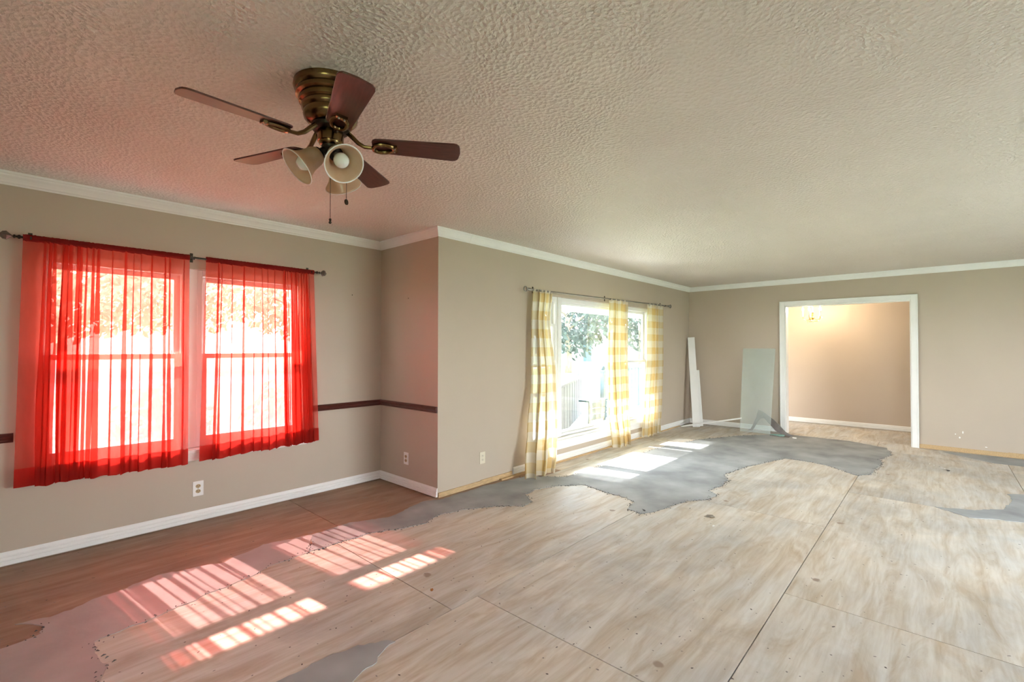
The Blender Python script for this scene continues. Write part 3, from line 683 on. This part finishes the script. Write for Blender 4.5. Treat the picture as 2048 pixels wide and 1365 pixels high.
for k in range(5):
    ang = -3.1379+2*PI/5*k
    Rz = Matrix.Rotation(ang, 4, 'Z')
    tilt = Matrix.Rotation(PIT, 4, 'X')
    Mx = Matrix.Translation((0, 0, z_(BZ))) @ Rz @ tilt
    # blade outline in local xy (x along the blade)
    hw0, hw1, r0, r1 = .048, .062, .165, .533
    ol = []
    for a in (-90, -60, -30, 0):
        t = math.radians(a); ol.append((r1-.028+.028*math.cos(t), -hw1+.028+.028*math.sin(t)))
    for a in (0, 30, 60, 90):
        t = math.radians(a); ol.append((r1-.028+.028*math.cos(t), hw1-.028+.028*math.sin(t)))
    ol = ol[:4]+[(r1+.004, 0)]+ol[4:]
    for a in (90, 120, 150, 180):
        t = math.radians(a); ol.append((r0+.03+.03*math.cos(t), hw0-.022+.022*math.sin(t)))
    for a in (180, 210, 240, 270):
        t = math.radians(a); ol.append((r0+.03+.03*math.cos(t), -hw0+.022+.022*math.sin(t)))
    if k == 0:
        b = MB().prism(ol, -.0035, .0035).build('blade', M['blade'], fan, bevel=.002); blade_me = b.data
        # blade iron: looped bracket under the blade
        ir = MB()
        loop = [(.205+.042*math.cos(t)+.008*math.cos(2*t), .021*math.sin(t)*(1.25+.35*math.cos(t)), -.011+.002*math.cos(t)) for t in [2*PI*q/28 for q in range(28)]]
        ir.tube(loop, .0085, 8, True)
        ir.tube([(.066, 0, .048), (.085, 0, .030), (.11, 0, .004), (.135, 0, -.010), (.168, 0, -.012)], [.010, .010, .009, .008, .007], 8)
        ir.box(.246, .268, -.020, .020, -.014, -.0036)
        iron = ir.build('blade_iron', M['brass'], fan, smooth='auto'); iron_me = iron.data
        scr = MB()
        for y in (-.01, .01): scr.sphere((.258, y, -.0145), .0045, 8, 5)
        s_ = scr.build('screws', M['pewter'], iron); scr_me = s_
    else:
        b = b0.copy(); sc.collection.objects.link(b); iron = i0_.copy(); sc.collection.objects.link(iron)
        s_ = scr_me.copy(); sc.collection.objects.link(s_); s_.parent = iron
    if k == 0: b0, i0_ = b, iron
    b.parent = fan; iron.parent = fan; b.matrix_local = Mx; iron.matrix_local = Mx
# three bell shades
SH = [(.021, 0), (.030, .004), (.036, .018), (.039, .040), (.043, .060), (.052, .080), (.066, .098), (.071, .104)]
SHI = [(r-.003, z) for r, z in SH][::-1]
cam_az = math.atan2(-FY, -FX)
for (az, tl) in ((cam_az+math.radians(-72), 48), (cam_az+math.radians(22), 52), (cam_az+math.radians(155), 46)):
    dirv = Vector((math.cos(az)*math.sin(math.radians(tl)), math.sin(az)*math.sin(math.radians(tl)), -math.cos(math.radians(tl))))
    base = Vector((0, 0, z_(2.148)))+Vector((math.cos(az), math.sin(az), 0))*.046+Vector((0, 0, -.010))
    Mx = Matrix.Translation(base) @ dirv.to_track_quat('Z', 'Y').to_matrix().to_4x4() @ Matrix.Scale(1.08, 4)
    e = MB().lathe(SH+SHI, Mx, 32).build('shade', M['shade'], fan, smooth=True)
    MB().lathe([(.071, .1035), (.0725, .1045), (.0715, .106), (.068, .1045)], Mx, 32).build('rim', M['white'], e, smooth=True)
    MB().lathe([(.001, -.03), (.014, -.03), (.016, -.012), (.026, -.004), (.027, .012), (.022, .014), (.001, .014)], Mx, 20).build('socket_cup', M['bronze'], e, smooth='auto')
    MB().lathe([(.011, .014), (.012, .03), (.020, .048), (.0275, .066), (.027, .080), (.018, .094), (.001, .099)], Mx, 20).build('bulb', M['opalbulb'], e, smooth=True)
# pull chains
def chain(px, py, z0, z1, fob):
    mb = MB(); n = int((z0-z1)/.006)
    mb.tube([(px, py, z_(z0)), (px, py, z_(z1))], .0009, 6)
    for i in range(n): mb.sphere((px, py, z_(z0-i*.006)), .0019, 6, 4)
    c = mb.build('pull_chain', M['bronze'], fan)
    if fob == 'disc':
        MB().lathe([(.001, -.002), (.0115, -.002), (.0115, .002), (.001, .002)], Matrix.Translation((px, py, z_(z1-.011))) @ Matrix.Rotation(PI/2, 4, 'X') @ Matrix.Rotation(.5, 4, 'Y'), 18).build('fob', M['bronze'], c, smooth='auto')
    else:
        MB().lathe([(.001, -.022), (.0045, -.020), (.006, -.014), (.003, -.010), (.0055, -.006), (.004, 0), (.001, .001)], Matrix.Translation((px, py, z_(z1))), 12).build('fob', M['bronze'], c, smooth='auto')
tcam = Vector((-FX, -FY, 0)).normalized(); rgt = Vector((RV.x, RV.y, 0)).normalized()
p = tcam*.030; chain(p.x, p.y, 2.18, 1.872, 'ball')
p = tcam*.022+rgt*.066; chain(p.x, p.y, 2.17, 1.953, 'disc')

# ------------------------------------------------------------------ chandelier in the hall
CX, CYY = 9.1, 1.545
ch = empty('chandelier', (CX, CYY, 1.725), label='small lit brass and crystal chandelier hanging in the hall', cat='chandelier')
def c_(z): return z-1.76+(.035 if z > 2.3 else 0)
MB().lathe([(.001, c_(2.425)), (.05, c_(2.425)), (.048, c_(2.41)), (.02, c_(2.395)), (.001, c_(2.393))][::-1], None, 20).build('canopy', M['gold'], ch, smooth='auto')
mb = MB()
for i in range(9):
    zc = 2.385+.035-1.76-.028*i; a = (i % 2)*PI/2
    mb.tube([(math.cos(a)*.007*math.cos(t), math.sin(a)*.007*math.cos(t), zc+.016*math.sin(t)) for t in [2*PI*q/10 for q in range(10)]], .0022, 6, True)
mb.build('chain', M['gold'], ch)
MB().lathe([(.001, c_(1.845)), (.012, c_(1.85)), (.028, c_(1.868)), (.030, c_(1.885)), (.012, c_(1.90)), (.010, c_(1.95)), (.022, c_(1.965)), (.010, c_(1.985)), (.009, c_(2.11)), (.020, c_(2.125)), (.006, c_(2.16)), (.001, c_(2.165))], None, 20).build('stem', M['gold'], ch, smooth='auto')
CR = [(.0001, -.018), (.007, -.006), (.0065, .004), (.0001, .012)]
crys = None
def crystal(parent, x, y, z, s=1.0):
    MB().lathe([(r*s, zz*s) for r, zz in CR], Matrix.Translation((x, y, z)), 6).build('crystal', M['crystal'], parent)
for k in range(5):
    a = 2*PI*k/5+.45; ca_, sa_ = math.cos(a), math.sin(a)
    P_ = [(ca_*r, sa_*r, c_(z)) for r, z in ((.02, 1.88), (.06, 1.845), (.10, 1.842), (.13, 1.865), (.135, 1.90))]
    arm = MB().tube(P_, .0045, 8).build('arm', M['gold'], ch, smooth='auto')
    Mx = Matrix.Translation((ca_*.135, sa_*.135, 0))
    MB().lathe([(.001, c_(1.896)), (.034, c_(1.908)), (.035, c_(1.911)), (.001, c_(1.902))], Mx, 16).build('drip_pan', M['crystal'], arm, smooth=True)
    MB().lathe([(.001, c_(1.902)), (.011, c_(1.902)), (.011, c_(1.995)), (.001, c_(1.997))], Mx, 12).build('candle_sleeve', M['opalbulb'], arm, smooth='auto')
    MB().lathe([(.005, c_(1.997)), (.012, c_(2.012)), (.0125, c_(2.022)), (.007, c_(2.042)), (.001, c_(2.056))], Mx, 12).build('bulb', M['bulb'], arm, smooth=True)
    for q in range(4):
        t = a+2*PI*q/4
        crystal(arm, ca_*.135+.033*math.cos(t), sa_*.135+.033*math.sin(t), c_(1.888), 1.1)
    for q in range(3): crystal(arm, ca_*(.045+.03*q), sa_*(.045+.03*q), c_(1.828), 1.0)
    li = bpy.data.lights.new('candle_bulb_light', 'POINT'); li.energy = .4; li.color = (1, .74, .47); li.shadow_soft_size = .012
    lo = bpy.data.objects.new('candle_bulb_light', li); sc.collection.objects.link(lo); lo.location = (CX+ca_*.135, CYY+sa_*.135, 2.035)
for q in range(10):
    t = 2*PI*q/10; crystal(ch, .075*math.cos(t), .075*math.sin(t), c_(1.802), 1.2)
MB().tube([(.075*math.cos(t), .075*math.sin(t), c_(1.818)) for t in [2*PI*q/24 for q in range(24)]], .003, 6, True).build('crystal_ring', M['gold'], ch)
MB().lathe([(.001, -.022), (.014, -.008), (.016, .004), (.001, .02)], Matrix.Translation((0, 0, c_(1.805))), 8).build('pendant_crystal', M['crystal'], ch)

# ------------------------------------------------------------------ things left in the far corner
def plate(name, pts, th, mt, label, cat, parent=None):
    """flat polygon pts (3D, planar) extruded by th along its normal"""
    P_ = [Vector(p) for p in pts]; n = sum(((P_[i]-P_[0]).cross(P_[i+1]-P_[0]) for i in range(1, len(P_)-1)), Vector()).normalized()
    loc = Vector((P_[0].x, P_[0].y, min(p.z for p in P_)))
    mb = MB(); k = len(P_)
    vs_ = [p-loc for p in P_]+[p-loc+n*th for p in P_]
    mb.add(vs_, [tuple(range(k))[::-1], tuple(range(k, 2*k))]+[(i, (i+1) % k, k+(i+1) % k, k+i) for i in range(k)])
    o = mb.build(name, mt, parent)
    o.location = loc
    if cat: tag(o, label, cat)
    return o
gp = plate('leaning_glass', [(8.105, 2.392, .001), (8.125, 1.953, .001), (8.372, 1.930, 1.335), (8.372, 2.412, 1.335)], -.006, M['dusty'], 'tall dusty plate glass panel leaning on the far wall beside the doorway', 'glass panel')
# polygons of broken mirror on a plane through three points
Pa = Vector((8.281, 2.325, .002)); Pb = Vector((8.085, 1.595, .002)); Pc = Vector((8.335, 2.208, .405))
C0 = Vector((0, 0, CAMH)); nn_ = (Pb-Pa).cross(Pc-Pa).normalized()
shard2d = [(0, 0), (.05, .03), (.08, .10), (.10, .17), (.12, .22), (.125, .27), (.14, .335), (.135, .36), (.22, .33), (.40, .225), (.50, .145), (.60, .06), (.72, .012), (.66, .006), (.54, .012), (.44, .06), (.36, .13), (.29, .19), (.25, .225), (.20, .215), (.16, .17), (.11, .06), (.08, .004)]
ux = (Pb-Pa).normalized(); uz = nn_.cross(ux); uz = uz if uz.z > 0 else -uz
plate('mirror_shard', [Pa+ux*x+uz*z for x, z in shard2d], .004, M['mirror'], 'large curved broken mirror shard leaning behind the glass panel', 'mirror shard')
for i, (x, y, a, pts, z, lab) in enumerate([
        (8.03, 1.80, .2, [(-.05, -.12), (.03, -.14), (.06, .08), (-.02, .13)], .002, 'lowest flat glass shard on the floor by the doorway'),
        (8.05, 1.84, -.3, [(-.06, -.08), (.04, -.10), (.05, .07), (-.03, .10)], .009, 'middle flat glass shard on the small floor stack by the doorway'),
        (8.06, 1.82, .6, [(-.04, -.07), (.05, -.05), (.03, .08)], .016, 'topmost triangular glass shard on the small floor stack by the doorway')]):
    o = MB().prism(pts, 0, .006).build('glass_shard', M['mirror'] if i == 0 else M['edge']); o.location = (x, y, z); o.rotation_euler = (0, 0, a); tag(o, lab, 'glass shard', 'glass shards on the floor')
o = MB().prism([(-.02, -.03), (.02, -.025), (.012, .03), (-.015, .02)], 0, .01).build('plaster_chip', M['white']); o.location = (8.0, 1.60, .0035); tag(o, 'small white plaster chip at the tip of the mirror shard', 'plaster chip')
def board(a, b, wdir, wd, th, label, mt):
    a = Vector(a); b = Vector(b); o = MB().bar((0, 0, 0), b-a, wdir, wd, th).build('trim_board', mt, bevel=.002); o.location = a; return tag(o, label, 'board', 'boards leaning in the corner')
board((8.00, 3.05, .004), (8.285, 3.245, 1.53), (.35, -1, 0), .115, .016, 'tall white trim board leaning in the far corner', M['white'])
board((8.15, 3.03, .004), (8.352, 3.17, .95), (.35, -1, 0), .075, .014, 'shorter white trim board leaning beside the taller one', M['white'])
board((7.86, 3.255, .008), (8.085, 2.355, .215), (0, 0, 1), .022, .010, 'thin white moulding strip propped low against the glass panel', M['white'])

# floor debris
def scrap(loc, s, rz, mt, label, seed):
    r = random.Random(seed); mb = MB(); n = 7; vs_ = []; 
    for i in range(n):
        a = 2*PI*i/n; q = s*r.uniform(.6, 1.1); vs_.append((q*math.cos(a), .45*q*math.sin(a), r.uniform(0, .35)*s))
    vs_[0] = (vs_[0][0], vs_[0][1], 0); vs_[3] = (vs_[3][0], vs_[3][1], 0)
    vs_.append((0, 0, .12*s)); top = [(x, y, z+.0015) for x, y, z in vs_]
    mb.add(vs_, [(i, (i+1) % n, n) for i in range(n)]); mb.add(top, [(i, (i+1) % n, n) for i in range(n)])
    o = mb.build('debris_scrap', mt); o.location = loc; o.rotation_euler = (0, 0, rz); return tag(o, label, 'debris')
M['leafy'] = mat('dry_grey_leaf', (.26, .22, .18), rough=.7, var=.4, nscale=30)
M['orange'] = mat('orange_wood_chip', (.45, .20, .06), rough=.7, var=.2)
scrap((3.84, 1.36, .001), .055, -.7, M['leafy'], 'curled grey scrap on pale plywood in front of the compound edge', 1)
scrap((3.66, 1.27, .0005), .022, .3, M['white'], 'tiny whitish flake beside the curled grey scrap', 2)
scrap((1.64, 2.09, .001), .020, 1.0, M['orange'], 'small orange wood chip near the plywood seam', 3)
scrap((7.05, -.06, .001), .05, .2, M['crumb'], 'dark scrap on the plywood in front of the doorway', 4)
scrap((3.61, 1.81, .004), .028, .8, M['crumb'], 'small dark clod at the tip of the grey compound', 5)
scrap((3.92, 1.55, .001), .015, .1, M['crumb'], 'tiny dark crumb left of the curled grey scrap', 6)
for i, (x, y) in enumerate(((7.25, .05), (7.2, -.0), (7.12, -.03), (7.3, .09))):
    scrap((x, y, .001), .02, i, M['white'], 'white paint flake, %s to the dark scrap before the doorway' % ('third nearest', 'second nearest', 'nearest', 'least near')[i], 20+i)['group'] = 'white paint flakes by the dark scrap'

# ------------------------------------------------------------------ outdoors
gr = MB().box(-60, 120, YA+WT+1.3, 140, -.60, -.35).box(-60, XL-.5, -60, YA+WT+1.3, -.60, -.35).box(XL-.5, 120, -60, YR-.5, -.60, -.35).box(XH+.5, 120, YR-.5, YA+WT+1.3, -.60, -.35)
struct('ground', gr, M['lawn'])
struct('porch_floor', MB().box(XL, XH, YB+WT, 5.75, -.34, -.06), M['concrete'])
struct('back_patio', MB().box(XL-.5, XH+1, YR-3, YR-WT, -.34, -.06), M['concrete'])
struct('road', MB().box(-60, 120, 24, 30, -.36, -.34), M['road'])
struct('house_foundation', MB().box(XL-.2, XH+.2, YR-.15, YB+WT, -.34, -.141).box(XL-.2, XC+WT, YB+WT, YA+WT, -.34, -.141), M['concrete'])
# porch roof: sloped slab, soffit boards, fascia
pr = empty('porch_roof', (3, 5.12, 2.02)); pr['kind'] = 'structure'
def PR(mb, name, mt):
    mb.v = [(v[0]-3, v[1]-5.12, v[2]-2.02) for v in mb.v]; return mb.build(name, mt, pr)
a = math.atan2(2.50-2.13, 5.10-YB-WT)
sl = lambda y: 2.52-(y-YB-WT)*math.tan(a)
mb = MB(); ya_, yb_ = YB+WT, 5.10
for x0, x1, ya_ in ((-6, XC+WT, YA+WT), (XC+WT, 14, YB+WT)):
    mb.add([(x0, ya_, sl(ya_)+.03), (x1, ya_, sl(ya_)+.03), (x1, yb_, sl(yb_)+.03), (x0, yb_, sl(yb_)+.03), (x0, ya_, sl(ya_)+.12), (x1, ya_, sl(ya_)+.12), (x1, yb_, sl(yb_)+.12), (x0, yb_, sl(yb_)+.12)], [(0, 1, 2, 3)[::-1], (4, 5, 6, 7), (0, 4, 7, 3), (1, 2, 6, 5), (3, 7, 6, 2), (0, 1, 5, 4)])
PR(mb, 'roof_deck', M['shingle']); ya_ = YB+WT
for i in range(9):
    y0 = ya_+(yb_-ya_)*i/9+.006; y1 = ya_+(yb_-ya_)*(i+1)/9-.006
    PR(MB().add([(XC+WT+.01 if y0 < YA+WT else -6, y0, sl(y0)), (14, y0, sl(y0)), (14, y1, sl(y1)), (XC+WT+.01 if y0 < YA+WT else -6, y1, sl(y1))] + [(XC+WT+.01 if y0 < YA+WT else -6, y0, sl(y0)+.02), (14, y0, sl(y0)+.02), (14, y1, sl(y1)+.02), (XC+WT+.01 if y0 < YA+WT else -6, y1, sl(y1)+.02)], [(3, 2, 1, 0), (4, 5, 6, 7), (0, 1, 5, 4), (2, 3, 7, 6)]), 'soffit_board', M['soffit'])
PR(MB().box(-6, 14, 5.10, 5.13, 2.02, 2.27), 'fascia', M['soffit'])
# weathered board screen on the porch
ws = empty('board_screen', (6.73, 4.80, -.06), math.radians(26.9), 'weathered grey board screen standing on the porch beyond the picture window', 'screen')
for i in range(17):
    x = -.75+i*.155
    MB().box(x, x+.146, -.012+.004*(i % 2), .012+.004*(i % 2), .0, .775).build('board', M['weather'], ws)
MB().box(-.78, 1.95, -.04, .05, .775, .81).build('cap_rail', M['weather'], ws)
for x in (-.7, 1.86): MB().box(x, x+.09, .018, .10, 0, .93).build('post', M['weather'], ws)
# porch railing
rl = empty('porch_railing', (9.7, 5.0, -.06), 0, 'blue-green porch railing of upright boards outside the right window', 'railing')
for i in range(10):
    x = -.62+i*.16
    MB().box(x, x+(.09 if i % 3 else .13), -.012, .012, .08, .96).build('baluster', M['teal'], rl)
MB().box(-.72, 1.1, -.035, .035, .96, 1.03).build('top_rail', M['teal'], rl); MB().box(-.72, 1.1, -.025, .025, .06, .12).build('bottom_rail', M['teal'], rl)
nw = empty('porch_newel_post', (8.22, 5.0, -.06), 0, 'blue-green newel post with a round cap at the porch edge', 'post')
MB().box(-.045, .045, -.045, .045, 0, .93).build('shaft', M['teal'], nw, bevel=.004); MB().box(-.06, .06, -.06, .06, .93, .955).build('collar', M['teal'], nw); MB().sphere((0, 0, .995), .05, 14, 10).build('ball_cap', M['teal'], nw, smooth=True)
lb = empty('low_bench', (7.56, 4.70, -.06), 0, 'low blue-grey plank bench at the foot of the newel post', 'bench')
for i in range(3): MB().box(-.30, .28, -.02, .0, .08+.11*i, .08+.11*i+.10).build('plank', M['teal'], lb)
MB().box(-.32, .29, -.04, .22, .41, .44).build('seat_plank', M['teal'], lb)
for x in (-.30, .22): MB().box(x, x+.05, .002, .03, 0, .41).build('leg', M['teal'], lb)

def foliage(c, rx, ry, rz, n, size, seed, hollow=.35):
    r = random.Random(seed); mb = MB()
    for _ in range(n):
        while True:
            d = Vector((r.gauss(0, 1), r.gauss(0, 1), r.gauss(0, 1)))
            if d.length > .01: break
        d.normalize(); q = r.uniform(hollow, 1)**.6*(1+.22*mnoise.noise(d*2.3+Vector((seed, 0, 0))))
        p = Vector((c[0]+d.x*rx*q, c[1]+d.y*ry*q, c[2]+d.z*rz*q))
        a = Vector((r.gauss(0, 1), r.gauss(0, 1), r.gauss(0, 1))).normalized(); b = a.orthogonal().normalized(); t = a.cross(b)
        s = size*r.uniform(.6, 1.3)
        mb.add([p-b*s, p+t*s*.45, p+b*s, p-t*s*.45], [(0, 1, 2, 3)])
    return mb
def tree(loc, h, rx, seed, label, n=1500, size=.28, low=.32, group='trees across the yard', lm='leaf'):
    e = empty('yard_tree', loc, 0, label, 'tree', group); r = random.Random(seed)
    MB().tube([(0, 0, 0), (.05*h*.2, .02, h*.2), (.0, .1, h*.45), (.1, 0, h*.75)], [.035*h, .028*h, .02*h, .008*h], 8).build('trunk', M['bark'], e, smooth=True)
    for k in range(4):
        a = r.uniform(0, 6.28)
        MB().tube([(0, .05, h*(.32+.06*k)), (math.cos(a)*rx*.3, math.sin(a)*rx*.3, h*(.45+.06*k)), (math.cos(a)*rx*.7, math.sin(a)*rx*.7, h*(.58+.05*k))], [.012*h, .009*h, .004*h], 6).build('branch', M['bark'], e, smooth=True)
    foliage((0, 0, h*(.5+low*.5)), rx, rx, h*(1-low)*.5, n, size, seed).build('crown', M[lm], e)
    return e
T = [((26, 18.5, -.35), 7.5, 3.4, 'loose leafy tree seen through the picture window'),
     ((36.5, 26.0, -.35), 9.5, 4.0, 'larger leafy tree behind the loose one in the picture window'),
     ((34, 17.2, -.35), 9, 3.6, 'forked tree seen through the window nearest the far corner'),
     ((46, 22, -.35), 10, 4.0, 'distant tree seen past the forked tree'),
     ((2.0, 31, -.35), 8.5, 5.2, 'wide tree seen through the left half of the left red curtain'),
     ((9.0, 42, -.35), 10.5, 5.6, 'wide tree seen beside the middle post of the red-curtained windows'),
     ((15.0, 31.5, -.35), 8.5, 5.2, 'wide tree seen through the right red curtain'),
     ((26, 44, -.35), 11, 5.5, 'tall tree seen at the far right through the right red curtain')]
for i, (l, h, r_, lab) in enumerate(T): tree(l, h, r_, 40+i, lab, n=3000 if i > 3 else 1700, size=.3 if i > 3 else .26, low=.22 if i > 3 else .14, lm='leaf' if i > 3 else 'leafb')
def shrub(loc, r_, h, seed, label):
    e = empty('hedge_shrub', loc, 0, label, 'shrub', 'shrubs below the red-curtained windows')
    foliage((0, 0, h*.52), r_, r_*.8, h*.5, 900, .06, seed, .2).build('foliage', M['leaf2'], e)
    for k in range(3): MB().tube([(.04*k-.04, 0, 0), (.1*k-.1, .05*k, h*.6)], .012, 6).build('stem', M['bark'], e)
for i, (x, y, h, lab) in enumerate(((.0, 6.5, 1.20, 'leafy shrub low behind the left part of the left red curtain'), (1.3, 6.6, 1.30, 'leafy shrub low behind the right part of the left red curtain'), (2.65, 6.5, 1.25, 'leafy shrub low behind the right red curtain'), (4.0, 6.7, 1.2, 'leafy shrub farthest right behind the red curtains'))):
    shrub((x, y, -.35), .55, h, 70+i, lab)
# house across the yard
hs = empty('ranch_house', (48.5, 32.5, -.35), math.radians(-56), 'pale single-storey ranch house seen through the picture window', 'house')
MB().box(-7, 7, 0, 7, 0, 2.5).build('wall', M['brick'], hs)
MB().add([(-7.6, -.7, 2.45), (7.6, -.7, 2.45), (7.6, 7.6, 2.45), (-7.6, 7.6, 2.45), (-7.6, 3.5, 4.0), (7.6, 3.5, 4.0)], [(0, 1, 5, 4), (2, 3, 4, 5), (0, 4, 3), (1, 2, 5), (3, 2, 1, 0)]).build('roof', M['shingle'], hs)
for x0, x1, z0, z1 in ((-5.8, -4.2, .9, 2.1), (-2.6, -1.4, .9, 2.1), (3.2, 5.2, .6, 2.1)):
    f_ = MB().box(x0-.1, x1+.1, -.06, 0, z0-.1, z1+.1).build('window', M['soffit'], hs); MB().box(x0, x1, -.08, -.06, z0, z1).build('pane', M['darkglass'], f_)
MB().box(.2, 1.2, -.06, 0, 0, 2.1).build('door', M['teal'], hs)
for x in (-6.5, -3.4, -.4, 2.2): MB().box(x, x+.15, -.65, -.5, 0, 2.45).build('porch_post', M['soffit'], hs)
